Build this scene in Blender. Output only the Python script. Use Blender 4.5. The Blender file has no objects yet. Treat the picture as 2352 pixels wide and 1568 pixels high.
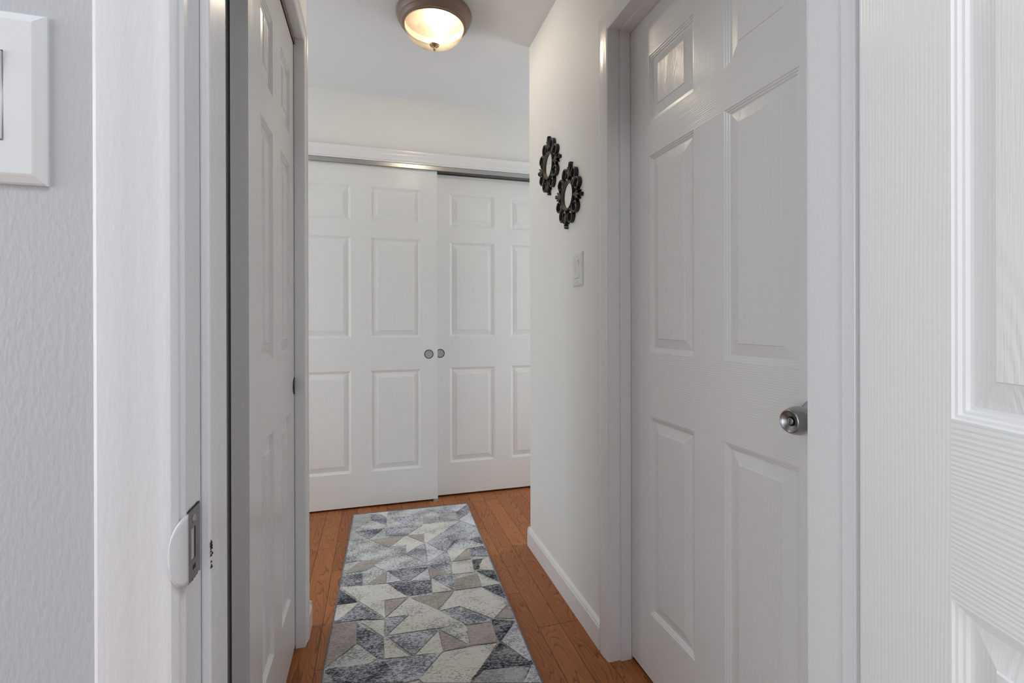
import bpy, bmesh, math, random
from mathutils import Vector, Matrix
C = bpy.context.scene.collection
random.seed(7)
R = math.radians

# ---------------------------------------------------------------- camera
cd = bpy.data.cameras.new('camera'); cam = bpy.data.objects.new('camera', cd); C.objects.link(cam)
YAW, PITCH, ROLL = R(16.084), R(-.0563), R(-.1517)
Fw = Vector((math.sin(YAW)*math.cos(PITCH), math.cos(YAW)*math.cos(PITCH), math.sin(PITCH)))
Rt = Vector((math.cos(YAW), -math.sin(YAW), 0)); Up = Rt.cross(Fw)
Rt, Up = Rt*math.cos(ROLL)+Up*math.sin(ROLL), Up*math.cos(ROLL)-Rt*math.sin(ROLL)
cam.matrix_world = Matrix(((Rt.x, Up.x, -Fw.x, 0), (Rt.y, Up.y, -Fw.y, 0), (Rt.z, Up.z, -Fw.z, 1.10), (0, 0, 0, 1)))
cd.sensor_width = 36; cd.sensor_fit = 'HORIZONTAL'; cd.lens = 1088.6/2352*36
cd.shift_y = -(784-739.07)/2352; cd.clip_start = .01; cd.clip_end = 60
S = bpy.context.scene; S.camera = cam
# ---------------------------------------------------------------- world, light, exposure
w = bpy.data.worlds.new('world'); S.world = w; w.use_nodes = True
w.node_tree.nodes['Background'].inputs[0].default_value = (.75, .82, 1, 1)
w.node_tree.nodes['Background'].inputs[1].default_value = .15
def area(name, loc, rot, sx, sy, power, col):
    l = bpy.data.lights.new(name, 'AREA'); l.shape = 'RECTANGLE'; l.size = sx; l.size_y = sy; l.energy = power; l.color = col
    o = bpy.data.objects.new(name, l); C.objects.link(o); o.location = loc; o.rotation_euler = rot; return o
# added fill light under the ceiling of the room behind the camera
l = area('room_fill_light', (.0, -.5, 2.36), (0, 0, 0), .6, .6, 9.5, (.93, .975, 1)); l.data.shape = 'DISK'
# daylight through the window of the room behind the camera; fill lights added at both ends of the cross hall
area('window_daylight', (-2.34, -.68, 1.25), (R(90), 0, R(-90)), 2.1, 1.7, 45, (.89, .96, 1))
area('west_fill_light', (-2.33, 2.38, 1.15), (R(90), 0, R(-90)), .8, 1.8, 17.5, (.88, .965, 1))
area('east_fill_light', (2.73, 2.56, 1.15), (R(90), 0, R(90)), .6, 1.8, 17.5, (.88, .965, 1))
S.view_settings.view_transform = 'Standard'; S.view_settings.look = 'None'
S.view_settings.exposure = .12; S.view_settings.gamma = 1; S.view_settings.use_curve_mapping = False
BULB = 6.6          # watts of light from the ceiling lamp's bulb

# ---------------------------------------------------------------- materials
def nodes(name):
    m = bpy.data.materials.new(name); m.use_nodes = True; n = m.node_tree.nodes; return m, n, m.node_tree.links, n['Principled BSDF']
def coord(n, l, scale=(1, 1, 1), loc=(0, 0, 0)):
    t = n.new('ShaderNodeTexCoord'); mp = n.new('ShaderNodeMapping'); l.new(t.outputs['Object'], mp.inputs['Vector'])
    mp.inputs['Scale'].default_value = scale; mp.inputs['Location'].default_value = loc; return mp.outputs[0]
def noise(n, l, vec, scale, detail=4, rough=.5, dist=0):
    x = n.new('ShaderNodeTexNoise'); l.new(vec, x.inputs['Vector']); x.inputs['Scale'].default_value = scale
    x.inputs['Detail'].default_value = detail; x.inputs['Roughness'].default_value = rough; x.inputs['Distortion'].default_value = dist; return x.outputs[0]
def bump(n, l, h, b, dist, strength=1):
    x = n.new('ShaderNodeBump'); l.new(h, x.inputs['Height']); x.inputs['Distance'].default_value = dist; x.inputs['Strength'].default_value = strength
    l.new(x.outputs[0], b.inputs['Normal'])
def math_n(n, l, op, a, b=None, c=None):
    x = n.new('ShaderNodeMath'); x.operation = op
    for i, v in enumerate((a, b, c)):
        if v is None: continue
        if isinstance(v, (int, float)): x.inputs[i].default_value = v
        else: l.new(v, x.inputs[i])
    return x.outputs[0]
def ramp(n, l, f, stops):
    x = n.new('ShaderNodeValToRGB'); l.new(f, x.inputs[0]); e = x.color_ramp.elements
    while len(e) < len(stops): e.new(.5)
    for i, (p, c) in enumerate(stops): e[i].position = p; e[i].color = (*c, 1)
    return x.outputs[0]

def paint(name, col, rough, amp, sc, stretch=(1, 1, 1), spec=.5):
    m, n, l, b = nodes(name); b.inputs['Base Color'].default_value = (*col, 1); b.inputs['Roughness'].default_value = rough
    b.inputs['Specular IOR Level'].default_value = spec
    if amp: bump(n, l, noise(n, l, coord(n, l, stretch), sc, 3), b, amp)
    return m
def grain(name, axis):
    """embossed wood grain of moulded doors; axis z = upright grain, x = lying grain, c = cathedral grain"""
    m, n, l, b = nodes(name); b.inputs['Base Color'].default_value = (.88, .885, .888, 1); b.inputs['Roughness'].default_value = .22
    if axis == 'x': st = (5, 0, 170)
    else: st = (170, 0, 5)
    v = coord(n, l, (1, 1, 1))
    warp = noise(n, l, coord(n, l, (3, 3, 3)), 1.0, 2)
    if axis == 'c':
        sx = n.new('ShaderNodeSeparateXYZ'); l.new(v, sx.inputs[0])
        wp = noise(n, l, coord(n, l, (9, 9, 1.6)), 1.0, 1)
        k = math_n(n, l, 'MULTIPLY', wp, 190)
        h = math_n(n, l, 'SINE', k)
    else:
        ax = 'X' if axis == 'z' else 'Z'
        sx = n.new('ShaderNodeSeparateXYZ'); l.new(v, sx.inputs[0])
        long = noise(n, l, coord(n, l, (14, 2, 1.2) if axis == 'z' else (1.2, 2, 14)), 1.0, 2)
        k = math_n(n, l, 'MULTIPLY_ADD', long, 22, math_n(n, l, 'MULTIPLY', sx.outputs[ax], 1200))
        h = math_n(n, l, 'SINE', k)
    fine = noise(n, l, coord(n, l, st), 3.0, 3)
    hh = math_n(n, l, 'MULTIPLY_ADD', h, .5, math_n(n, l, 'MULTIPLY', fine, 1.6))
    fade = noise(n, l, coord(n, l, (2.5, 2, 2.5), (3, 1, 2)), 1.0, 1)
    hh = math_n(n, l, 'MULTIPLY', hh, ramp(n, l, fade, [(.35, (.35,)*3), (.62, (1,)*3)]))
    bump(n, l, hh, b, {'z': .00011, 'x': .00026, 'c': .0003}[axis])
    return m
M = {}
M['wall'] = paint('warm_white_wall_paint', (.87, .86, .84), .55, .0002, 180)
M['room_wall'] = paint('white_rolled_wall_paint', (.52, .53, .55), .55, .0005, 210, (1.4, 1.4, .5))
M['ceiling'] = paint('flat_ceiling_paint', (.76, .765, .785), .8, .0002, 120)
M['trim'] = paint('gloss_trim_paint', (.88, .882, .895), .22, .0002, 60, (3, 3, .4))
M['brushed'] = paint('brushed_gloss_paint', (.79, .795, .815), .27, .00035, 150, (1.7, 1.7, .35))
M['gv'] = grain('upright_grain_paint', 'z'); M['gh'] = grain('lying_grain_paint', 'x'); M['gc'] = grain('cathedral_grain_paint', 'c')
M['sticking'] = paint('smooth_door_paint', (.88, .885, .888), .26, 0, 1)
M['edge'] = paint('door_edge_paint', (.88, .88, .90), .4, .0003, 90, (1, 1, .3))
M['plastic'] = paint('white_switch_plastic', (.78, .79, .80), .3, 0, 1)
M['black'] = paint('black_lacquer', (.006, .005, .0045), .4, .0003, 300)
M['dark'] = paint('dark_parts_and_shade', (.012, .012, .013), .6, 0, 1)  # near-black rings and chipped paint, also shade painted into gaps and slots
def metal(name, col, rough, amp=0, sc=1, st=(1, 1, 1)):
    m = paint(name, col, rough, amp, sc, st); m.node_tree.nodes['Principled BSDF'].inputs['Metallic'].default_value = 1; return m
M['steel'] = metal('satin_steel', (.42, .42, .44), .32, .00008, 500)
M['plate'] = metal('worn_zinc', (.27, .275, .29), .42, .0002, 200)
M['alu'] = metal('aluminium', (.5, .5, .5), .3)
M['bronze'] = paint('brown_bronze_enamel', (.27, .19, .15), .38, .0001, 200)
M['bronze_edge'] = metal('warm_bronze', (.45, .33, .22), .35)
M['gold'] = paint('rubbed_bronze', (.42, .34, .24), .45, .0006, 400)
M['mirror'] = metal('mirror_silver', (.86, .84, .82), .03)
M['cup'] = paint('pale_pull_plate', (.42, .43, .44), .35, .0003, 90)
M['wood_raw'] = paint('chipped_old_paint', (.52, .50, .45), .7, .0015, 260)
M['nylon'] = paint('grey_nylon', (.35, .35, .34), .5, 0, 1)

M['liner'] = paint('cream_reflector', (.10, .090, .067), .7, 0, 1)
def floor_mat():
    m, n, l, b = nodes('oak_strip_floor')
    t = n.new('ShaderNodeTexCoord'); mp = n.new('ShaderNodeMapping'); l.new(t.outputs['Object'], mp.inputs[0])
    mp.inputs['Rotation'].default_value = (0, 0, R(90)); mp.inputs['Location'].default_value = (.37, .021, 0)
    br = n.new('ShaderNodeTexBrick'); l.new(mp.outputs[0], br.inputs['Vector'])
    br.inputs['Scale'].default_value = 1; br.inputs['Brick Width'].default_value = .62; br.inputs['Row Height'].default_value = .083
    br.inputs['Mortar Size'].default_value = .0009; br.inputs['Mortar Smooth'].default_value = .1; br.inputs['Bias'].default_value = 0
    br.offset = .37; br.offset_frequency = 3; br.squash = 1
    br.inputs['Color1'].default_value = (0, 0, 0, 1); br.inputs['Color2'].default_value = (1, 1, 1, 1); br.inputs['Mortar'].default_value = (.5, .5, .5, 1)
    rnd = n.new('ShaderNodeSeparateColor'); l.new(br.outputs['Color'], rnd.inputs[0])
    cmb = n.new('ShaderNodeCombineXYZ'); l.new(math_n(n, l, 'MULTIPLY', rnd.outputs[0], 23), cmb.inputs[0]); l.new(math_n(n, l, 'MULTIPLY', rnd.outputs[0], 11), cmb.inputs[1])
    ad = n.new('ShaderNodeVectorMath'); l.new(mp.outputs[0], ad.inputs[0]); l.new(cmb.outputs[0], ad.inputs[1])
    def mapped(sc):
        q = n.new('ShaderNodeMapping'); l.new(ad.outputs[0], q.inputs[0]); q.inputs['Scale'].default_value = sc; return q.outputs[0]
    ca = noise(n, l, mapped((1.7, 11, 1)), 1.0, 2, .45)
    lines = math_n(n, l, 'FRACT', math_n(n, l, 'MULTIPLY', ca, 22))
    lines = ramp(n, l, lines, [(0, (.15,)*3), (.10, (1,)*3), (.85, (.8,)*3), (1, (.25,)*3)])
    fine = noise(n, l, mapped((8, 260, 1)), 1.0, 4)
    base = ramp(n, l, rnd.outputs[0], [(0, (.37, .125, .040)), (.4, (.45, .158, .050)), (.7, (.50, .183, .059)), (1, (.41, .139, .045))])
    def mix(a, bb, f, mode='MULTIPLY'):
        x = n.new('ShaderNodeMix'); x.data_type = 'RGBA'; x.blend_type = mode
        if isinstance(f, float): x.inputs[0].default_value = f
        else: l.new(f, x.inputs[0])
        for s, v in ((x.inputs[6], a), (x.inputs[7], bb)):
            if isinstance(v, tuple): s.default_value = (*v, 1)
            else: l.new(v, s)
        return x.outputs[2]
    c = mix(base, lines, .68)
    c = mix(c, ramp(n, l, fine, [(.3, (.62,)*3), (.6, (1,)*3)]), .55)
    c = mix(c, (.03, .014, .008), br.outputs['Fac'], 'MIX')
    l.new(c, b.inputs['Base Color']); b.inputs['Roughness'].default_value = .42; b.inputs['Specular IOR Level'].default_value = .3
    h = math_n(n, l, 'SUBTRACT', math_n(n, l, 'MULTIPLY', fine, .12), br.outputs['Fac'])
    bump(n, l, h, b, .0006)
    return m
M['floor'] = floor_mat()
def rug_mat(name, ca, cb, lo, hi):
    m, n, l, b = nodes(name); b.inputs['Roughness'].default_value = .95; b.inputs['Specular IOR Level'].default_value = .1
    s = noise(n, l, coord(n, l, (95, 210, 150)), 1.0, 3, .75)
    big = noise(n, l, coord(n, l, (9, 14, 5)), 1.0, 2, .5)
    f = math_n(n, l, 'MULTIPLY_ADD', math_n(n, l, 'SUBTRACT', big, .5), .45, s)
    l.new(ramp(n, l, f, [(lo, cb), (hi, ca)]), b.inputs['Base Color'])
    bump(n, l, s, b, .0022)
    return m
RM = {
 'W': rug_mat('cream_pile', (0.8, 0.775, 0.725), (0.42, 0.405, 0.385), 0.37, 0.48),
 'L': rug_mat('light_grey_pile', (0.76, 0.76, 0.75), (0.31, 0.315, 0.32), 0.42, 0.54),
 'N': rug_mat('pale_lavender_pile', (0.76, 0.765, 0.8), (0.36, 0.36, 0.4), 0.4, 0.52),
 'B': rug_mat('blue_grey_pile', (0.7, 0.71, 0.75), (0.17, 0.178, 0.205), 0.4, 0.58),
 'D': rug_mat('slate_pile', (0.58, 0.59, 0.63), (0.075, 0.08, 0.1), 0.42, 0.62),
 'K': rug_mat('charcoal_pile', (0.42, 0.43, 0.45), (0.032, 0.038, 0.048), 0.43, 0.63),
 'T': rug_mat('taupe_pile', (0.54, 0.5, 0.45), (0.33, 0.3, 0.27), 0.36, 0.6),
 'P': rug_mat('mauve_taupe_pile', (0.54, 0.48, 0.46), (0.34, 0.29, 0.28), 0.36, 0.58),
 'G': rug_mat('grey_pile', (0.58, 0.585, 0.58), (0.29, 0.29, 0.3), 0.36, 0.58),
}
M['binding'] = paint('rug_binding', (.20, .21, .235), .9, .001, 400)

# ---------------------------------------------------------------- helpers
def link(name, bm, mats, parent=None, smooth=False):
    me = bpy.data.meshes.new(name); bmesh.ops.recalc_face_normals(bm, faces=bm.faces[:]) ; bm.to_mesh(me); bm.free()
    o = bpy.data.objects.new(name, me); C.objects.link(o)
    for m in (mats if isinstance(mats, (list, tuple)) else [mats]): me.materials.append(m)
    if smooth:
        for p in me.polygons: p.use_smooth = True
    if parent: o.parent = parent
    return o
def soft(o, angle=35):
    for p in o.data.polygons: p.use_smooth = True
    o.data.set_sharp_from_angle(angle=R(angle)); return o
def tag(o, label=None, cat=None, group=None, kind=None):
    for k, v in (('label', label), ('category', cat), ('group', group), ('kind', kind)):
        if v: o[k] = v
    return o
def empty(name, loc=(0, 0, 0), rot=(0, 0, 0)):
    o = bpy.data.objects.new(name, None); C.objects.link(o); o.location = loc; o.rotation_euler = rot; o.empty_display_size = .05; return o
def box(bm, x0, x1, y0, y1, z0, z1, mi=0):
    v = [bm.verts.new(p) for p in ((x0,y0,z0),(x1,y0,z0),(x1,y1,z0),(x0,y1,z0),(x0,y0,z1),(x1,y0,z1),(x1,y1,z1),(x0,y1,z1))]
    for f in ((0,3,2,1),(4,5,6,7),(0,1,5,4),(1,2,6,5),(2,3,7,6),(3,0,4,7)):
        bm.faces.new([v[i] for i in f]).material_index = mi
def boxes(*bs):
    bm = bmesh.new()
    for b in bs: box(bm, *b)
    return bm
def bevel(o, w=.0015, seg=2):
    m = o.modifiers.new('bevel', 'BEVEL'); m.width = w; m.segments = seg; m.limit_method = 'ANGLE'; m.angle_limit = R(40); return o
def lathe(profile, seg=64, mi=None, cap=False):
    """profile = [(r, z)]"""
    bm = bmesh.new(); rings = []
    for r_, z in profile:
        if r_ < 1e-6: rings.append([bm.verts.new((0, 0, z))])
        else: rings.append([bm.verts.new((r_*math.cos(2*math.pi*i/seg), r_*math.sin(2*math.pi*i/seg), z)) for i in range(seg)])
    for k in range(len(rings)-1):
        a, b = rings[k], rings[k+1]
        for i in range(seg):
            j = (i+1) % seg
            if len(a) == 1 and len(b) == 1: continue
            if len(a) == 1: f = bm.faces.new((a[0], b[j], b[i]))
            elif len(b) == 1: f = bm.faces.new((a[i], a[j], b[0]))
            else: f = bm.faces.new((a[i], a[j], b[j], b[i]))
            if mi: f.material_index = mi[k]
    return bm
def tube(bm, pts, rad, seg=6, flat=None):
    pts = [Vector(p) for p in pts]; rings = []
    for i, p in enumerate(pts):
        t = (pts[min(i+1, len(pts)-1)]-pts[max(i-1, 0)]).normalized()
        up = Vector((0, 1, 0)) if abs(t.y) < .9 else Vector((1, 0, 0))
        a = t.cross(up).normalized(); b = a.cross(t)
        r_ = rad[i] if isinstance(rad, (list, tuple)) else rad
        rings.append([bm.verts.new(p+a*r_*math.cos(2*math.pi*k/seg)+b*r_*math.sin(2*math.pi*k/seg)) for k in range(seg)])
    for a, b in zip(rings, rings[1:]):
        for k in range(seg): bm.faces.new((a[k], a[(k+1) % seg], b[(k+1) % seg], b[k]))
    bm.faces.new(rings[0][::-1]); bm.faces.new(rings[-1])

# ---------------------------------------------------------------- setting: floor, ceiling, walls
XL, XR = -.236, .728            # faces of the hall's side walls
JL, JR, JY0, JY1 = -.1514, .631, .452, .565   # jamb faces of the doorway, its two wall faces
YB = 2.92; H = 2.44
def struct(name, bm, mat, label=None, cat=None, parent=None):
    o = link(name, bm, mat, parent); o['kind'] = 'structure'
    if label: o['label'] = label; o['category'] = cat
    return o
struct('floor', boxes((-2.5, 2.9, -2.5, 3.75, -.06, 0)), M['floor'], 'brown oak strip floor running down the hallway', 'floor')
struct('ceiling', boxes((-2.5, 2.9, -2.5, 3.75, H, H+.06)), M['ceiling'], 'pale flat ceiling over the hallway', 'ceiling')
HO = 2.06
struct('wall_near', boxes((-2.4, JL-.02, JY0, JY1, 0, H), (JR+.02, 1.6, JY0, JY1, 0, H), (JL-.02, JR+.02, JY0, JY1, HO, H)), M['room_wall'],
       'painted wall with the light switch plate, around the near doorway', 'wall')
struct('wall_left', boxes((-.350, XL, JY1, .66, 0, H), (-.350, XL, .66, 1.778, HO, H), (-.350, XL, 1.778, 1.845, 0, H),
       (-2.4, -.350, 1.778, 1.845, 0, H), (-1.05, -1.0, JY1, 1.778, 0, H)), M['wall'], 'short left hallway wall around the open sliding closet', 'wall')
struct('wall_right', boxes((XR, XR+.114, JY1, .60, 0, H), (XR, XR+.114, .60, 1.401, 2.06, H), (XR, XR+.114, 1.401, 2.207, 0, H),
       (XR+.114, 2.8, 2.093, 2.207, 0, H)), M['wall'], 'right hallway wall that carries the two black mirrors', 'wall')
struct('wall_back', boxes((-2.4, -.60, YB, YB+.11, 0, H), (1.31, 2.8, YB, YB+.11, 0, H), (-.60, 1.31, YB, YB+.11, 2.062, H),
       (-.60, -.55, YB+.11, 3.65, 0, H), (1.26, 1.31, YB+.11, 3.65, 0, H), (-.60, 1.31, 3.6, 3.65, 0, H)), M['wall'], 'end wall above the double closet doors', 'wall')
# ends of the cross hall with windows added for fill light, the room behind the camera with its window
struct('wall_west', boxes((-2.45, -2.36, 1.845, 2.0, 0, H), (-2.45, -2.36, 2.78, 2.92, 0, H), (-2.45, -2.36, 2.0, 2.78, 0, .2), (-2.45, -2.36, 2.0, 2.78, 2.1, H)), M['wall'])
struct('wall_east', boxes((2.76, 2.85, 2.207, 2.26, 0, H), (2.76, 2.85, 2.86, 2.92, 0, H), (2.76, 2.85, 2.26, 2.86, 0, .2), (2.76, 2.85, 2.26, 2.86, 2.1, H)), M['wall'])
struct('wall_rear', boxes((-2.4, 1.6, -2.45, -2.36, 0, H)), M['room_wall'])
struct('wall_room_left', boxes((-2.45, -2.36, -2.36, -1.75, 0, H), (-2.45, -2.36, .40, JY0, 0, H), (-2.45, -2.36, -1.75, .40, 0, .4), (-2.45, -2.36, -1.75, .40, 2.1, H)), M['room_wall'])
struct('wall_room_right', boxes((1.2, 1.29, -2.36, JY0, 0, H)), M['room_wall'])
for i, (a, s) in enumerate((((-2.40, -.68, 1.25), (2.15, 1.7, 1)), ((-2.40, 2.39, 1.15), (.78, 1.9, 1)), ((2.80, 2.56, 1.15), (.6, 1.9, 1)))):  # first is the room's window, the other two are added for fill light
    wd, ht, side = s; bm = bmesh.new()
    for u0, u1, z0, z1 in ((-wd/2, wd/2, -ht/2, -ht/2+.04), (-wd/2, wd/2, ht/2-.04, ht/2), (-wd/2, -wd/2+.04, -ht/2, ht/2), (wd/2-.04, wd/2, -ht/2, ht/2), (-wd/2, wd/2, -.015, .015)):
        if side: box(bm, a[0]-.02, a[0]+.02, a[1]+u0, a[1]+u1, a[2]+z0, a[2]+z1)
        else: box(bm, a[0]+u0, a[0]+u1, a[1]-.02, a[1]+.02, a[2]+z0, a[2]+z1)
    struct('window_%d' % (i+1), bm, M['trim'])

# baseboards
def baseboard(name, p, q, nrm, label, h=.092, t=.013, close=True):
    """p, q = ends on the wall face, nrm = into the hall"""
    prof = [(0, 0), (t, 0), (t, h*.80), (t*.80, h*.84), (t*.80, h*.88), (t*.45, h*.97), (t*.2, h), (0, h)]
    bm = bmesh.new(); rings = []
    for e in (p, q): rings.append([bm.verts.new((e[0]+nrm[0]*a, e[1]+nrm[1]*a, b)) for a, b in prof])
    for i in range(len(prof)): bm.faces.new((rings[0][i], rings[0][(i+1) % 8], rings[1][(i+1) % 8], rings[1][i]))
    bm.faces.new(rings[0]); bm.faces.new(rings[1][::-1])
    return struct(name, bm, M['trim'], label, 'baseboard')
baseboard('baseboard_right', (XR, 1.441), (XR, 2.207+.011), (-1, 0), 'white baseboard along the right hallway wall')
baseboard('baseboard_corner', (XR-.0125, 2.207), (2.7, 2.207), (0, 1), 'white baseboard round the corner of the right wall')
baseboard('baseboard_left', (XL, 1.782), (XL, 1.845+.011), (1, 0), 'short white baseboard stub beyond the left closet casing')
baseboard('baseboard_left_corner', (XL+.0125, 1.845), (-2.3, 1.845), (0, 1), 'white baseboard round the corner of the left wall')

# casings: profile (offset from the opening, thickness); frame in plane with matrix (u, n, z)
COL = [(0, 0), (0, .007), (.002, .009), (.006, .009), (.009, .006), (.012, .010), (.016, .0115), (.030, .0115), (.034, .0135), (.039, .0145), (.044, .0135), (.046, .0155), (.052, .019), (.058, .019), (.060, .017), (.060, 0)]
RANCH = [(0, 0), (0, .006), (.003, .0085), (.008, .0100), (.022, .0110), (.026, .0118), (.040, .0125), (.050, .0130), (.056, .0115), (.0585, .007), (.059, 0)]
def casing(name, to3, u0, u1, ztop, prof, mat, label=None, parent=None, z0=0, legs=(1, 1)):
    """to3(u, n, z) -> world"""
    bm = bmesh.new(); rows = []
    for o_, t_ in prof:
        path = []
        if legs[0]: path += [(u0-o_, z0), (u0-o_, ztop+o_)]
        else: path += [(u0, ztop+o_)]
        if legs[1]: path += [(u1+o_, ztop+o_), (u1+o_, z0)]
        else: path += [(u1, ztop+o_)]
        rows.append([bm.verts.new(to3(u, t_, z)) for u, z in path])
    n = len(rows[0])
    for a, b in zip(rows, rows[1:]+rows[:1]):
        for i in range(n-1): bm.faces.new((a[i], a[i+1], b[i+1], b[i]))
    bm.faces.new([r_[0] for r_ in rows]); bm.faces.new([r_[-1] for r_ in rows][::-1])
    o = struct(name, bm, mat, label, 'trim' if label else None, parent); soft(o, 25); return o

# trim_1: frame of the near doorway (jambs, stops, casing)
bm = boxes((JL-.02, JL, JY0, JY1, 0, 2.06), (JR, JR+.02, JY0, JY1, 0, 2.06), (JL, JR, JY0, JY1, 2.04, 2.06))
t1 = struct('trim_1', bm, M['brushed'], 'white painted frame of the near doorway with the strike plate', 'trim')
SY = .4865
o = struct('stop', boxes((JL, JL+.008, SY, .512, 0, 2.032), (JR-.008, JR, SY, .508, 0, 2.032), (JL, JR, SY, .508, 2.032, 2.04)), M['brushed'], parent=t1); bevel(o, .002)
WIDE = [(0, 0), (0, .004), (.001, .006), (.004, .0085), (.010, .0090), (.020, .0078), (.032, .0105), (.045, .0125), (.0515, .0125), (.0545, .0105), (.0565, .006), (.057, 0)]
casing('casing', lambda u, n, z: (u, JY0-n, z), JL-.0035, JR+.0035, 2.045, WIDE, M['brushed'], parent=t1)
casing('casing', lambda u, n, z: (u, JY1+n, z), JL-.0035, JR+.0035, 2.045, [(a, b) for a, b in RANCH], M['trim'], parent=t1)

# trim_2: frame of the right hall door
DJ0, DJ1 = .622, 1.381
bm = boxes((XR, XR+.114, DJ1, DJ1+.02, 0, 2.06), (XR, XR+.114, DJ0-.02, DJ0, 0, 2.06), (XR, XR+.114, DJ0, DJ1, 2.041, 2.06))
t2 = struct('trim_2', bm, M['trim'], 'white frame and rounded casing of the right hallway door', 'trim')
o = struct('stop', boxes((.7617, .799, DJ1-.006, DJ1, 0, 2.035), (.7617, .799, DJ0, DJ0+.006, 0, 2.035), (.7617, .799, DJ0, DJ1, 2.035, 2.041)), M['trim'], parent=t2)
casing('casing', lambda u, n, z: (XR-n, -u, z), -DJ1, -DJ0-.0, 2.041, RANCH, M['trim'], parent=t2)

# trim_3: casing of the left closet ; trim_4: casing of the end closet
casing('trim_3', lambda u, n, z: (XL+n*.72-(.0250 if n == 0 else 0), u, z), .66, 1.735, 2.052, [(a*.75, b-.006 if 0 < a < .004 and b else b) for a, b in COL], M['trim'], 'white ridged casing at the far side of the left closet')
casing('trim_4', lambda u, n, z: (u, YB-n, z), -.56, 1.27, 2.051, [(a*1.22, b) for a, b in COL], M['trim'], 'white ridged casing over the end closet doors')

# ---------------------------------------------------------------- six panel doors
ZP = [(.212, .811), (1.005, 1.600), (1.700, 1.902)]
PROF = [(0, 0), (.0015, -.0022), (.0045, -.0025), (.0065, -.0052), (.0095, -.0056), (.0115, -.0085), (.0150, -.0090), (.0415, -.0034), (.0430, -.0016)]
def door_bm(w_, z0, z1, th, xs, zs=ZP, back=True):
    """front face at y=0 looking to -y; xs = panel column spans"""
    bm = bmesh.new()
    X_ = [0]+[v for s in xs for v in s]+[w_]; Z_ = [z0]+[v for s in zs for v in s]+[z1]
    def side(y, sg):
        def q(x0, x1, a, b, mi):
            if x1-x0 < 1e-6 or b-a < 1e-6: return
            v = [bm.verts.new(p) for p in ((x0, y, a), (x1, y, a), (x1, y, b), (x0, y, b))]
            bm.faces.new(v if sg < 0 else v[::-1]).material_index = mi
        # stiles
        q(0, X_[1], z0, z1, 0); q(X_[-2], w_, z0, z1, 0)
        for k in range(0, len(Z_), 2): q(X_[1], X_[-2], Z_[k], Z_[k+1], 1)          # rails
        for a, b in zs:
            for k in range(2, len(X_)-2, 2): q(X_[k], X_[k+1], a, b, 0)              # mullions
            for x0, x1 in xs:
                rr = []
                for i_, d_ in PROF:
                    yy = y - sg*d_*1.0 if sg > 0 else y - d_
                    yy = y + (-d_ if sg < 0 else d_)
                    rr.append([bm.verts.new(p) for p in ((x0+i_, yy, a+i_), (x1-i_, yy, a+i_), (x1-i_, yy, b-i_), (x0+i_, yy, b-i_))])
                for u, v in zip(rr, rr[1:]):
                    for k in range(4):
                        f = [u[k], u[(k+1) % 4], v[(k+1) % 4], v[k]]
                        fc = bm.faces.new(f if sg < 0 else f[::-1]); fc.material_index = 2 if rr.index(v) != 7 else (0 if k in (1, 3) else 3)
                bm.faces.new(rr[-1] if sg < 0 else rr[-1][::-1]).material_index = 3
    side(0, -1)
    side(th, 1)
    for f in (((0,0,z0),(0,th,z0),(0,th,z1),(0,0,z1)), ((w_,0,z0),(w_,0,z1),(w_,th,z1),(w_,th,z0)), ((0,0,z1),(0,th,z1),(w_,th,z1),(w_,0,z1)), ((0,0,z0),(w_,0,z0),(w_,th,z0),(0,th,z0))):
        bm.faces.new([bm.verts.new(p) for p in f]).material_index = 4
    return bm
DM = lambda: [M['gv'], M['gh'], M['sticking'], M['gc'], M['edge']]
def link_raw(name, bm, mats, parent=None):
    me = bpy.data.meshes.new(name); bm.to_mesh(me); bm.free(); o = bpy.data.objects.new(name, me); C.objects.link(o)
    for m in mats: me.materials.append(m)
    if parent: o.parent = parent
    return o
def door(n, w_, z0, z1, xs, loc, rz, label, th=.035, zs=ZP):
    o = link_raw('door_%d' % n, door_bm(w_, z0, z1, th, xs, zs), DM()); o['kind'] = 'structure'; o['label'] = label; o['category'] = 'door'
    o.location = (loc[0], loc[1], 0); o.rotation_euler = (0, 0, rz); return o
def cols(w_, st, pw): return [(st, st+pw), (w_-st-pw, w_-st)]
d_open = door(1, .775, .012, 2.032, cols(.775, .124, .207), (.597, .4587), R(-106), 'open white wood-grained door, cut off by the right edge of the photo', zs=[(.212, .816), (1.000, 1.600), (1.700, 1.902)])
d_hall = door(2, .748, .014, 2.038, cols(.748, .109, .209), (.80, 1.376), R(-90), 'closed white six-panel door in the right wall, with a steel knob')
d_left = door(3, .635, .012, 2.03, [(.116, .254), (.362, .512)], (-.262, 1.140), R(90), 'white sliding closet door in the left wall with its pale edge facing out')
d_left2 = door(4, .635, .012, 2.03, [(.116, .254), (.362, .512)], (-.306, 1.130), R(90), 'sliding closet door pushed back behind the left closet door')
KX = 1.0093
d_front = door(5, .905, .012, 2.0265, [(.110, .399), (.508, .800)], (.3675-.905, 2.93), 0, 'left sliding door of the end closet, overlapping in front of its neighbour')
d_rear = door(6, .905, .014, 2.019, [(.110, .400), (.509, .799)], (.452-.110, 2.975), 0, 'right sliding door of the end closet, set behind its neighbour')

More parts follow.
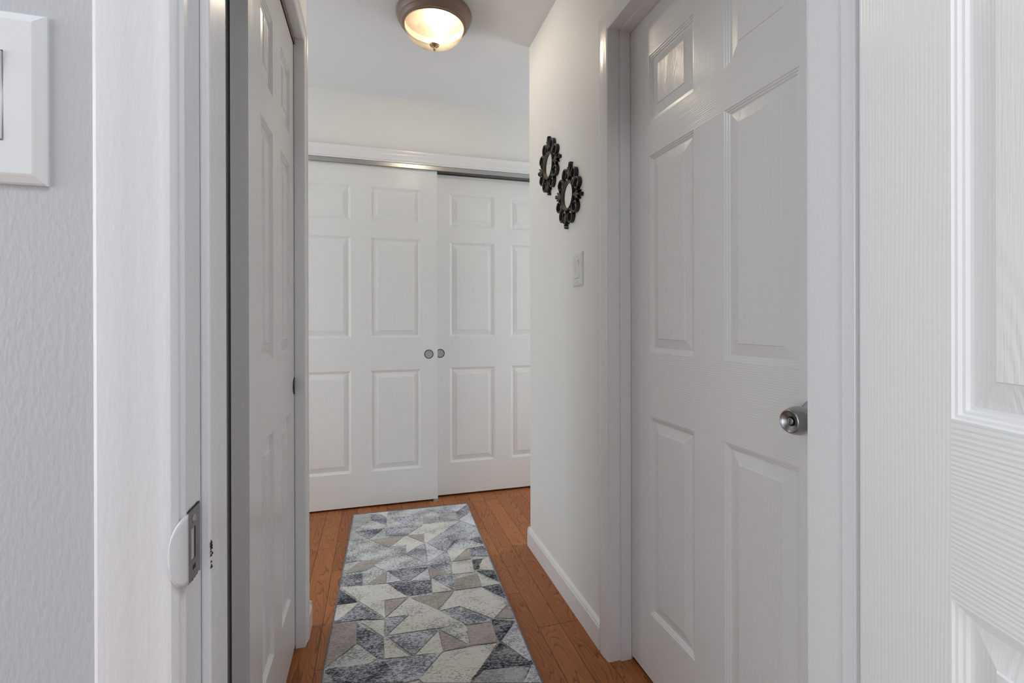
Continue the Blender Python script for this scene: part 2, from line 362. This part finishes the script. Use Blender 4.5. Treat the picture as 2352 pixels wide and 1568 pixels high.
# finger pulls
def pull(parent, x, z, back=.0, mat_ring=None, mat_cup=None, depth=.0012, r_=.0275):
    o = link('finger_pull', lathe([(0, -.0006), (r_*.30, -.0004), (r_*.60, -.0003), (r_*.80, -.0008), (r_*.84, -.0012), (r_*.93, -.0022), (r_, -.0010), (r_, .004)], 48, [0, 0, 0, 0, 1, 1, 1]), [mat_cup or M['cup'], mat_ring or M['dark']], parent, True)
    o.location = (x, 0, z); o.rotation_euler = (R(-90), 0, 0); return o
pull(d_front, .905-.053, .9012); pull(d_rear, .048, .9012)
pull(d_left, 1.7295-1.140, .886, mat_cup=M['black'], r_=.0285)

# the knob of the right hall door (axis y in door space: pointing to -y)
kn = empty('door_knob', (1.376-.700, 0, .914), (R(90), 0, 0)); kn.parent = d_hall
link('rosette', lathe([(0, 0), (.0365, 0), (.0365, .002), (.034, .0055), (.027, .008), (.016, .010), (.0135, .014), (.0135, .024), (0, .024)], 64), M['steel'], kn, True)
link('knob', lathe([(.0125, .018), (.0150, .024), (.0215, .030), (.0258, .038), (.0268, .046), (.0255, .055), (.0222, .064), (.0205, .0665), (.0195, .0668), (.0185, .0655), (.0165, .0635), (.0085, .0605), (.0075, .0600)], 64), M['steel'], kn, True)
link('lock_recess', lathe([(.0088, .0609), (.0072, .0600), (.0066, .0570), (0, .0570)], 40), M['dark'], kn)
bm = lathe([(.0064, .0570), (.0064, .0628), (.0058, .0636), (0, .0636)], 40); o = link('turn_button', bm, M['steel'], kn); bevel(o, .0003)
link('slot', boxes((-.0009, .0009, -.0050, .0050, .0630, .06375)), M['dark'], kn)

# tracks and guide of the closets
o = link('door_track', boxes((-.56, 1.27, 2.912, 2.9165, 2.024, 2.0490), (-.56, 1.27, 2.9165, 3.02, 2.0435, 2.0490), (-.56, 1.27, 2.969, 2.971, 2.030, 2.0435), (-.56, 1.27, 3.016, 3.02, 2.024, 2.0435)), M['alu'])
bevel(o, .0012); tag(o, 'shiny metal sliding track above the end closet doors', 'door track')
o = link('door_track', boxes((-.2605, -.257, .662, 1.776, 2.034, 2.0575), (-.345, -.2605, .662, 1.776, 2.054, 2.0575), (-.3015, -.2995, .662, 1.776, 2.034, 2.054)), M['bronze'])
tag(o, 'dull metal sliding track over the left closet door', 'door track')
gd = link('door_guide', boxes((.340, .368, 2.916, 3.02, 0, .003), (.350, .362, 2.9665, 2.9735, .003, .03), (.345, .368, 2.918, 2.926, .003, .012)), M['nylon'])
tag(gd, 'small grey floor guide under the meeting edge of the end closet doors', 'door guide')

# ---------------------------------------------------------------- strike plate on the left jamb
sp = empty('strike_plate', (JL, SY-.0175, .911)); tag(sp, 'worn grey metal strike plate with a curved lip on the left door jamb', 'strike plate')
bm = bmesh.new()
ys = [-.0145, -.0085, -.0055, .0015, .0055, .0130]; zs = [-.0298, -.0225, -.0185, -.0135, .0135, .0180, .0235, .0298]
holes = {(2, 3), (1, 3), (2, 1), (2, 5)}
for i in range(5):
    for j in range(7):
        if (i, j) in holes: continue
        box(bm, .0000, .0012, ys[i], ys[i+1], zs[j], zs[j+1])
bmesh.ops.remove_doubles(bm, verts=bm.verts[:], dist=1e-6)
link('plate', bm, M['plate'], sp)
# lip: half-moon bending out of the jamb edge
bm = bmesh.new(); N = 14; rows = []
for k in range(9):
    t = k/8; yy = -.0145-.0165*math.sin(t*1.35); xx = .0012-.0115*(1-math.cos(t*1.35))
    hh = .0290*math.sqrt(max(0, 1-(t*.985)**2.4))
    rows.append([bm.verts.new((xx, yy, -hh+2*hh*i/N)) for i in range(N+1)])
for a, b in zip(rows, rows[1:]):
    for i in range(N): bm.faces.new((a[i], a[i+1], b[i+1], b[i]))
lip = link('lip', bm, M['brushed'], sp, True); s_ = lip.modifiers.new('solid', 'SOLIDIFY'); s_.thickness = .0014
lip['label'] = 'white painted curved lip'
bm = boxes((.0001, .0008, -.0083, .0013, -.0133, .0133)); link('latch_hole', bm, M['wood_raw'], sp)
link('slot', boxes((.0001, .0009, -.0008, .0016, -.0133, .0133), (.0001, .0009, -.0052, .0012, -.0223, -.0187)), M['dark'], sp)
sc = link('screw', lathe([(0, .0021), (.0022, .0021), (.0036, .0012), (.0036, 0)], 24), M['alu'], sp, False); sc.location = (.0001, -.002, .0207); sc.rotation_euler = (0, R(90), 0)
random.seed(3)   # ragged paint around the plate
def crust(y0, z0, y1, z1, n, wd):
    bm = bmesh.new(); pts = []; rad = []
    for i in range(n+1):
        t = i/n; pts.append((.0006, y0+(y1-y0)*t+random.uniform(-1, 1)*wd*.5, z0+(z1-z0)*t+random.uniform(-1, 1)*wd*.5)); rad.append(wd*random.uniform(.2, .75))
    tube(bm, pts, rad, 6); link('paint_crust', bm, [M['dark']], sp)
crust(-.0145, .0302, .013, .0304, 22, .0011); crust(-.0100, -.0304, .013, -.0302, 18, .0010); crust(.0136, .002, .0136, .019, 12, .0007)
bm = bmesh.new(); random.seed(9)
for i in range(15):
    z = random.uniform(-.016, .012); wd = .0022*(1-abs(z)/.018)
    y = random.uniform(-1, 1)*wd; r_ = random.uniform(.0005, .0014)
    tube(bm, [(0, y-r_, z-r_), (.0008, y, z), (0, y+r_, z+r_*1.5)], [r_*.3, r_*.8, r_*.2], 5)
ch = link('paint_chip', bm, [M['dark']]); ch.parent = t1; ch.location = (JL+.0078, SY+.0015, .892)

# ---------------------------------------------------------------- light switches
def switch(name, label, mtx, w_=.0885, h_=.130, th=.0068):
    r_ = empty(name); r_.matrix_world = mtx; tag(r_, label, 'light switch')
    bm = bmesh.new()                                        # plate: local x right, y out (-y towards viewer), z up, with bevelled rim and rocker opening
    rows = []
    for i_, d_ in ((0, 0), (0, th*.35), (.0012, th*.55), (.0062, th*.93), (.0075, th), (.012, th)):
        rows.append([bm.verts.new(p) for p in ((-w_/2+i_, -d_, -h_/2+i_), (w_/2-i_, -d_, -h_/2+i_), (w_/2-i_, -d_, h_/2-i_), (-w_/2+i_, -d_, h_/2-i_))])
    a, b = .0170, .0338
    rows.append([bm.verts.new(p) for p in ((-a, -th, -b), (a, -th, -b), (a, -th, b), (-a, -th, b))])
    rows.append([bm.verts.new(p) for p in ((-a, -th*.3, -b), (a, -th*.3, -b), (a, -th*.3, b), (-a, -th*.3, b))])
    for u, v in zip(rows, rows[1:]):
        for k in range(4): bm.faces.new((u[k], u[(k+1) % 4], v[(k+1) % 4], v[k]))
    p = link_raw('cover_plate', bm, [M['plastic']], r_)
    link('gap', boxes((-a, a, -th*.35, -th*.30, -b, b)), M['dark'], r_)
    bm = bmesh.new(); a, b = .0162, .0330
    pr = [(-b, .4), (-b, 1.22), (-.002, .95), (.002, .95), (b, 1.42), (b, .4)]
    L_, R_ = [[bm.verts.new((s*a, -th*d, z)) for z, d in pr] for s in (-1, 1)]
    for i in range(len(pr)): j = (i+1) % len(pr); bm.faces.new((L_[i], L_[j], R_[j], R_[i]))
    bm.faces.new(L_[::-1]); bm.faces.new(R_)
    bevel(link('rocker', bm, M['plastic'], r_), .0008)
    for s in (-1, 1):
        q = link('screw', lathe([(0, .0006), (.0018, .0006), (.0024, 0)], 16), M['nylon'], r_); q.location = (0, -th, s*.0485); q.rotation_euler = (R(90), 0, 0)
    return r_
switch('light_switch', 'large white rocker switch plate cut off by the left edge of the photo', Matrix.Translation((-.2835, JY0, 1.270)), w_=.083)
switch('light_switch', 'white rocker switch on the right hallway wall below the mirrors', Matrix.Translation((XR, 1.6285, 1.2935)) @ Matrix.Rotation(R(-90), 4, 'Z'), w_=.086, h_=.127)

# ---------------------------------------------------------------- ornate mirrors
def band(bm, pts, wd, t0, t1_):
    """flat ribbon along 2D pts in the x-z plane, from y=-t0 to -t1"""
    pts = [Vector(p) for p in pts]; n = len(pts); rows = []
    for i, p in enumerate(pts):
        t = (pts[min(i+1, n-1)]-pts[max(i-1, 0)]).normalized(); nn = Vector((-t.y, t.x)); w_ = wd[i] if isinstance(wd, (list, tuple)) else wd
        a, b = p+nn*w_/2, p-nn*w_/2
        rows.append([bm.verts.new((a.x, -t0, a.y)), bm.verts.new((a.x, -t1_*.86, a.y)), bm.verts.new((p.x, -t1_, p.y)), bm.verts.new((b.x, -t1_*.86, b.y)), bm.verts.new((b.x, -t0, b.y))])
    for u, v in zip(rows, rows[1:]):
        for k in range(5): bm.faces.new((u[k], u[(k+1) % 5], v[(k+1) % 5], v[k]))
    bm.faces.new(rows[0]); bm.faces.new(rows[-1][::-1])
def offs(pts, d):
    pts = [Vector(p) for p in pts]; n = len(pts); o = []
    for i, p in enumerate(pts):
        t = (pts[min(i+1, n-1)]-pts[max(i-1, 0)]).normalized(); o.append((p.x-t.y*d, p.y+t.x*d))
    return o
def rot2(p, a): return (p[0]*math.cos(a)-p[1]*math.sin(a), p[0]*math.sin(a)+p[1]*math.cos(a))
TH = .016
def make_mirror():
    r_ = empty('wall_mirror'); bm = bmesh.new(); g = bmesh.new()
    # moulded ring around the glass
    for (ra, rb, h0, h1) in ((.0460, .0500, .007, .012), (.0500, .0550, .012, .016), (.0550, .0590, .0165, .012)):
        N = 72
        A = [[bm.verts.new((rr*math.cos(2*math.pi*i/N), -hh, rr*math.sin(2*math.pi*i/N))) for i in range(N)] for rr, hh in ((ra, 0), (ra, h0), (rb, h1), (rb, 0))]
        for u, v in zip(A, A[1:]+A[:1]):
            for i in range(N): bm.faces.new((u[i], u[(i+1) % N], v[(i+1) % N], v[i]))
    for rr, yy in ((.0480, -.0108), (.0515, -.0142), (.0565, -.0165)):
        tube(g, [(rr*math.cos(2*math.pi*i/72), yy, rr*math.sin(2*math.pi*i/72)) for i in range(73)], .0005 if rr > .05 else .0008, 5)
    def stroke(pts, wd, th=TH):
        band(bm, pts, wd, 0, th)
        for k in (.30,):
            w0 = wd if not isinstance(wd, (list, tuple)) else sum(wd)/len(wd)
            pp = offs(pts, w0*k); tube(g, [(a, -th*(.93 if k else 1.0)-.0002, b) for a, b in pp[1:-1]], .00042, 4)
    for q in range(4):
        a0 = q*math.pi/2
        # leaf finial: fan of lobes on the axis (drawn along +z)
        for j, (an, ln, w_) in enumerate(((0, .060, .0075), (14, .050, .0058), (-14, .050, .0058), (30, .036, .0050), (-30, .036, .0050))):
            pts = []; wid = []
            for i in range(9):
                t = i/8; x = math.sin(R(an)*t*1.3)*ln*t; z = .058+ln*t*math.cos(R(an)*t)
                pts.append(rot2((x, z), a0)); wid.append(w_*(.45+.9*math.sin(math.pi*(.12+.80*t))))
            stroke(pts, wid, TH*(1.06-.05*j))
        band(bm, [rot2((-.0065, .122), a0), rot2((0, .1245), a0), rot2((.0065, .122), a0)], .006, 0, TH*.9)
        # two scrolls a quadrant, mirrored: C-shaped loops with a curled end
        for s in (-1, 1):
            c = rot2((s*.0385, .0760), a0); r0 = .0235
            pts = []; wid = []
            for i in range(30):
                t = i/29; an = R(-70+ 330*t); rr = r0*(1-.62*max(0, t-.55)/.45)
                x = s*rr*math.cos(an); z = rr*1.08*math.sin(an)
                p = rot2((x, z), a0 - s*R(28)); pts.append((c[0]+p[0], c[1]+p[1])); wid.append(.0080*(1-.40*t))
            stroke(pts, wid)
    link('frame', bm, M['black'], r_); gl = link('gilding', g, M['gold'], r_, True); gl['label'] = 'rubbed bronze ridges of the carving'
    m = link('mirror_glass', lathe([(0, .0078), (.0468, .0078), (.0468, .003)], 64), M['mirror'], r_); m.rotation_euler = (R(90), 0, 0)
    return r_
m1 = make_mirror()
mm = lambda y, z, rr: Matrix.Translation((XR, y, z)) @ Matrix.Rotation(R(-90), 4, 'Z') @ Matrix.Rotation(R(rr), 4, 'Y')
m1.matrix_world = mm(1.918, 1.770, 0); tag(m1, 'small black scrollwork mirror, the higher one near the wall corner', 'mirror', 'black scrollwork mirrors on the right wall')
m2 = m1.copy(); C.objects.link(m2)
for ch in list(m1.children):
    c = ch.copy(); C.objects.link(c); c.parent = m2
m2.matrix_world = mm(1.706, 1.587, 11); m2['label'] = 'small black scrollwork mirror, the lower tilted one above the switch'

# ---------------------------------------------------------------- ceiling lamp
LX, LY = .251, 2.082
lamp = empty('ceiling_lamp', (LX, LY, H)); tag(lamp, 'flush ceiling lamp with bronze pan and glowing glass bowl', 'ceiling lamp')
pan = link('pan', lathe([(0, -.0005), (.158, -.0005), (.1625, -.003), (.1635, -.010), (.160, -.020), (.1545, -.030), (.151, -.034), (.151, -.037), (.146, -.040), (.141, -.048), (.139, -.050), (.139, -.053), (.134, -.055), (.129, -.055), (.127, -.050), (.127, -.028), (0, -.026)], 96, [0]*16+[1]*3), [M['bronze'], M['liner']], lamp, False)
soft(pan, 40)
link('glass_rim', lathe([(.1285, -.0545), (.1325, -.0555), (.1300, -.0590), (.1265, -.0560)], 96), M['bronze_edge'], lamp, True)
m, n, l, b = nodes('frosted_amber_glass'); n.remove(b); out = n['Material Output']
tr = n.new('ShaderNodeBsdfTransparent'); tr.inputs[0].default_value = (1, .92, .80, 1)
tl = n.new('ShaderNodeBsdfTranslucent'); gl = n.new('ShaderNodeBsdfGlossy'); gl.inputs['Roughness'].default_value = .15
sw = noise(n, l, coord(n, l, (9, 9, 3)), 1.0, 2, .5, 1.0)
l.new(ramp(n, l, sw, [(.35, (.07, .058, .038)), (.65, (.12, .105, .072))]), tl.inputs[0])
m1_ = n.new('ShaderNodeMixShader'); m1_.inputs[0].default_value = .40; l.new(tr.outputs[0], m1_.inputs[1]); l.new(tl.outputs[0], m1_.inputs[2])
m2_ = n.new('ShaderNodeMixShader'); m2_.inputs[0].default_value = .05; l.new(m1_.outputs[0], m2_.inputs[1]); l.new(gl.outputs[0], m2_.inputs[2]); l.new(m2_.outputs[0], out.inputs[0])
pr = [(.1275*math.cos(t*math.pi/2)**.9 if t < 1 else 0, -.054-.078*math.sin(t*math.pi/2)) for t in [i/20 for i in range(21)]]
link('glass_bowl', lathe(pr, 96), m, lamp, True)
link('finial', lathe([(0, -.1300), (.0200, -.1305), (.0215, -.1330), (.0195, -.1365), (.0120, -.1400), (.0065, -.1430), (.0050, -.1470), (.0062, -.1500), (.0058, -.1545), (.0035, -.1575), (0, -.1580)], 40), M['bronze_edge'], lamp, True)
mb, n, l, b = nodes('lit_bulb'); b.inputs['Base Color'].default_value = (1, .95, .85, 1); b.inputs['Emission Color'].default_value = (1, .93, .80, 1); b.inputs['Emission Strength'].default_value = BULB/(math.pi*.0165)
bulb = link('bulb', lathe([(0, 0), (.013, 0), (.0135, -.010), (.024, -.020), (.032, -.036), (.033, -.050), (.027, -.066), (.014, -.076), (0, -.079)], 40), mb, lamp, True)
bulb.location = (.022, -.030, -.027)

# ---------------------------------------------------------------- rug
RUG = """L 0.006,1.33 0.164,1.33 0.006,1.48
G 0.164,1.33 0.164,1.48 0.006,1.48
W 0.166,1.33 0.327,1.33 0.166,1.48
G 0.327,1.33 0.327,1.48 0.166,1.48
T 0.329,1.33 0.49,1.33 0.329,1.48
T 0.49,1.33 0.49,1.48 0.329,1.48
L 0.492,1.33 0.646,1.33 0.492,1.48
D 0.646,1.33 0.646,1.48 0.492,1.48
P 0.006,1.48 0.164,1.48 0.006,1.63
W 0.164,1.48 0.164,1.63 0.006,1.63
B 0.166,1.48 0.327,1.48 0.166,1.63
D 0.327,1.48 0.327,1.63 0.166,1.63
T 0.329,1.48 0.49,1.48 0.329,1.63
D 0.49,1.48 0.49,1.63 0.329,1.63
W 0.492,1.48 0.646,1.48 0.492,1.63
W 0.646,1.48 0.646,1.63 0.492,1.63
W 0.006,1.63 0.164,1.63 0.006,1.78
W 0.164,1.63 0.164,1.78 0.006,1.78
B 0.166,1.63 0.327,1.63 0.166,1.78
P 0.327,1.63 0.327,1.78 0.166,1.78
B 0.329,1.63 0.49,1.63 0.329,1.78
L 0.49,1.63 0.49,1.78 0.329,1.78
G 0.492,1.63 0.646,1.63 0.492,1.78
B 0.646,1.63 0.646,1.78 0.492,1.78
B 0.006,1.78 0.164,1.78 0.006,1.874
T 0.164,1.78 0.164,1.874 0.006,1.874
B 0.166,1.78 0.327,1.78 0.166,1.874
P 0.327,1.78 0.327,1.874 0.166,1.874
B 0.329,1.78 0.49,1.78 0.329,1.874
P 0.49,1.78 0.49,1.874 0.329,1.874
G 0.492,1.78 0.646,1.78 0.492,1.874
G 0.646,1.78 0.646,1.874 0.492,1.874
G 0.006,0.118 0.006,0.006 0.047,0.006 0.095,0.016 0.099,0.101 0.01,0.226
D 0.095,0.016 0.148,0.035 0.184,0.101 0.185,0.192 0.099,0.101
D 0.021,0.234 0.177,0.226 0.101,0.344
G 0.006,0.23 0.021,0.234 0.089,0.336 0.006,0.335
W 0.126,0.006 0.191,0.006 0.186,0.085
B 0.192,0.006 0.259,0.006 0.188,0.085
L 0.263,0.013 0.4,0.012 0.471,0.137 0.458,0.222 0.379,0.113 0.21,0.102
B 0.21,0.108 0.375,0.112 0.284,0.213
G 0.382,0.114 0.462,0.223 0.377,0.222
N 0.448,0.006 0.646,0.006 0.646,0.017 0.583,0.109
B 0.408,0.027 0.512,0.042 0.582,0.114 0.474,0.103
G 0.473,0.109 0.572,0.118 0.567,0.223 0.467,0.219
D 0.568,0.116 0.646,0.018 0.646,0.133 0.567,0.223
N 0.646,0.328 0.57,0.23 0.646,0.159
B 0.566,0.234 0.646,0.334 0.646,0.347 0.586,0.439 0.454,0.572 0.383,0.457
D 0.509,0.468 0.544,0.446 0.458,0.573
B 0.181,0.232 0.372,0.236 0.284,0.346 0.182,0.328
W 0.288,0.347 0.375,0.242 0.565,0.239 0.383,0.453 0.368,0.449 0.37,0.35
T 0.284,0.346 0.372,0.35 0.368,0.449
T 0.105,0.349 0.276,0.344 0.198,0.456
W 0.284,0.35 0.365,0.453 0.275,0.541 0.202,0.457
B 0.202,0.453 0.281,0.452 0.275,0.541
L 0.006,0.344 0.101,0.348 0.365,0.671 0.189,0.681 0.078,0.555 0.006,0.457
B 0.006,0.458 0.077,0.555 0.006,0.56
T 0.006,0.659 0.071,0.557 0.181,0.563 0.104,0.648 0.006,0.66
D 0.006,0.671 0.086,0.671 0.093,0.773 0.006,0.763
B 0.369,0.458 0.363,0.656 0.274,0.545
N 0.371,0.459 0.454,0.572 0.37,0.65
B 0.458,0.577 0.46,0.681 0.464,0.766 0.442,0.781 0.369,0.672
L 0.463,0.566 0.55,0.461 0.646,0.554 0.646,0.558 0.562,0.568
D 0.646,0.538 0.589,0.471 0.645,0.454 0.646,0.471
D 0.573,0.571 0.646,0.562 0.646,0.662 0.569,0.642
W 0.466,0.567 0.558,0.567 0.474,0.674
T 0.474,0.674 0.562,0.568 0.566,0.668
W 0.473,0.677 0.565,0.675 0.559,0.784 0.466,0.78
K 0.57,0.68 0.626,0.68 0.587,0.729 0.599,0.76 0.563,0.765
W 0.612,0.691 0.646,0.675 0.646,0.793 0.583,0.77
K 0.57,0.781 0.646,0.794 0.646,0.867 0.617,0.846
D 0.194,0.676 0.367,0.694 0.282,0.784 0.246,0.774
P 0.37,0.695 0.448,0.769 0.401,0.822 0.371,0.786
B 0.407,0.766 0.465,0.788 0.505,0.856 0.458,0.902 0.374,0.794
N 0.191,0.687 0.253,0.78 0.188,0.78
N 0.365,0.709 0.369,0.807 0.289,0.786
T 0.104,0.776 0.185,0.681 0.188,0.78
W 0.006,0.765 0.006,0.764 0.191,0.785 0.271,0.904 0.182,0.903 0.187,1.02 0.092,0.892
D 0.193,0.785 0.37,0.8 0.368,0.894 0.278,0.897 0.234,0.853
W 0.374,0.79 0.454,0.904 0.369,0.901
T 0.284,0.911 0.457,0.908 0.375,1.024
P 0.184,0.907 0.271,0.908 0.187,1.017
K 0.006,0.781 0.081,0.889 0.006,0.889
W 0.006,0.892 0.082,0.895 0.041,0.987 0.006,0.992
D 0.085,0.896 0.184,1.027 0.102,1.008 0.006,1.004 0.006,1.001 0.036,0.97
P 0.006,1.216 0.006,1.01 0.085,1.017 0.094,1.139 0.006,1.231
W 0.099,1.018 0.184,1.031 0.184,1.13
D 0.085,1.017 0.101,1.048 0.182,1.13 0.184,1.236 0.165,1.231 0.097,1.139
L 0.013,1.24 0.097,1.142 0.165,1.234 0.134,1.251
W 0.277,0.912 0.385,1.027 0.464,1.129 0.197,1.122 0.275,1.023 0.19,1.02
B 0.186,1.028 0.27,1.023 0.189,1.126
W 0.457,0.911 0.57,0.911 0.641,1.053 0.573,1.126 0.464,1.018 0.385,1.027
B 0.385,1.03 0.463,1.024 0.56,1.138 0.473,1.136
T 0.461,0.906 0.465,0.824 0.568,0.8 0.571,0.908
W 0.571,0.805 0.646,0.902 0.646,0.904 0.571,0.908
K 0.646,0.885 0.572,0.778 0.646,0.798
K 0.575,0.909 0.646,0.909 0.646,1.009 0.613,0.971
P 0.646,1.144 0.584,1.123 0.64,1.058 0.646,1.103
K 0.564,1.127 0.646,1.157 0.646,1.159 0.569,1.252 0.562,1.223
P 0.469,1.143 0.561,1.144 0.558,1.254 0.467,1.246
L 0.374,1.136 0.442,1.107 0.469,1.143 0.465,1.245
P 0.373,1.141 0.467,1.248 0.376,1.252
B 0.199,1.132 0.37,1.14 0.278,1.249
W 0.369,1.146 0.375,1.257 0.285,1.248
W 0.184,1.141 0.266,1.248 0.187,1.239
B 0.187,1.251 0.369,1.255 0.291,1.357 0.244,1.36
W 0.375,1.257 0.557,1.259 0.44,1.411 0.302,1.375 0.291,1.357
K 0.568,1.257 0.646,1.377 0.646,1.38 0.488,1.37 0.437,1.408
G 0.488,1.37 0.631,1.393 0.595,1.451 0.449,1.413
N 0.573,1.253 0.635,1.175 0.646,1.204 0.646,1.363 0.638,1.368
N 0.644,1.383 0.646,1.394 0.646,1.464 0.595,1.451
D 0.006,1.246 0.006,1.244 0.187,1.251 0.244,1.36 0.033,1.306
G 0.006,1.257 0.03,1.281 0.036,1.306 0.006,1.299"""
keys = list('WLNBDKTPG')
RW, RL = .654, 1.88
bm = bmesh.new()
def slab(x0, x1, y0, y1, z0, z1, mi): box(bm, x0, x1, -y1, -y0, z0, z1, mi)
slab(.003, RW-.003, .003, RL-.003, .0005, .0058, 1)
for i, ln in enumerate(RUG.split('\n')):
    s = ln.split(); mi = keys.index(s[0]); z = .00585+.00003*i
    v = [bm.verts.new((float(a), -float(b), z)) for a, b in (t.split(',') for t in s[1:])]
    try: f = bm.faces.new(v)
    except ValueError: continue
    f.material_index = mi; f.normal_update()
    if f.normal.z < 0: f.normal_flip()
me = bpy.data.meshes.new('runner_rug'); bm.to_mesh(me); bm.free(); rug = bpy.data.objects.new('runner_rug', me); C.objects.link(rug)
for k in keys: me.materials.append(RM[k])
rug.location = (-.1235, 2.835, 0); rug.rotation_euler = (0, 0, R(-1.75)); tag(rug, 'runner rug of grey, cream and taupe triangles on the oak floor', 'rug')
bm = bmesh.new(); b_ = .0035
for x0, x1, y0, y1 in ((0, b_, 0, RL), (RW-b_, RW, 0, RL), (b_, RW-b_, 0, b_), (b_, RW-b_, RL-b_, RL)): box(bm, x0, x1, -y1, -y0, .0004, .0085)
bevel(link('binding', bm, M['binding'], rug), .0015)
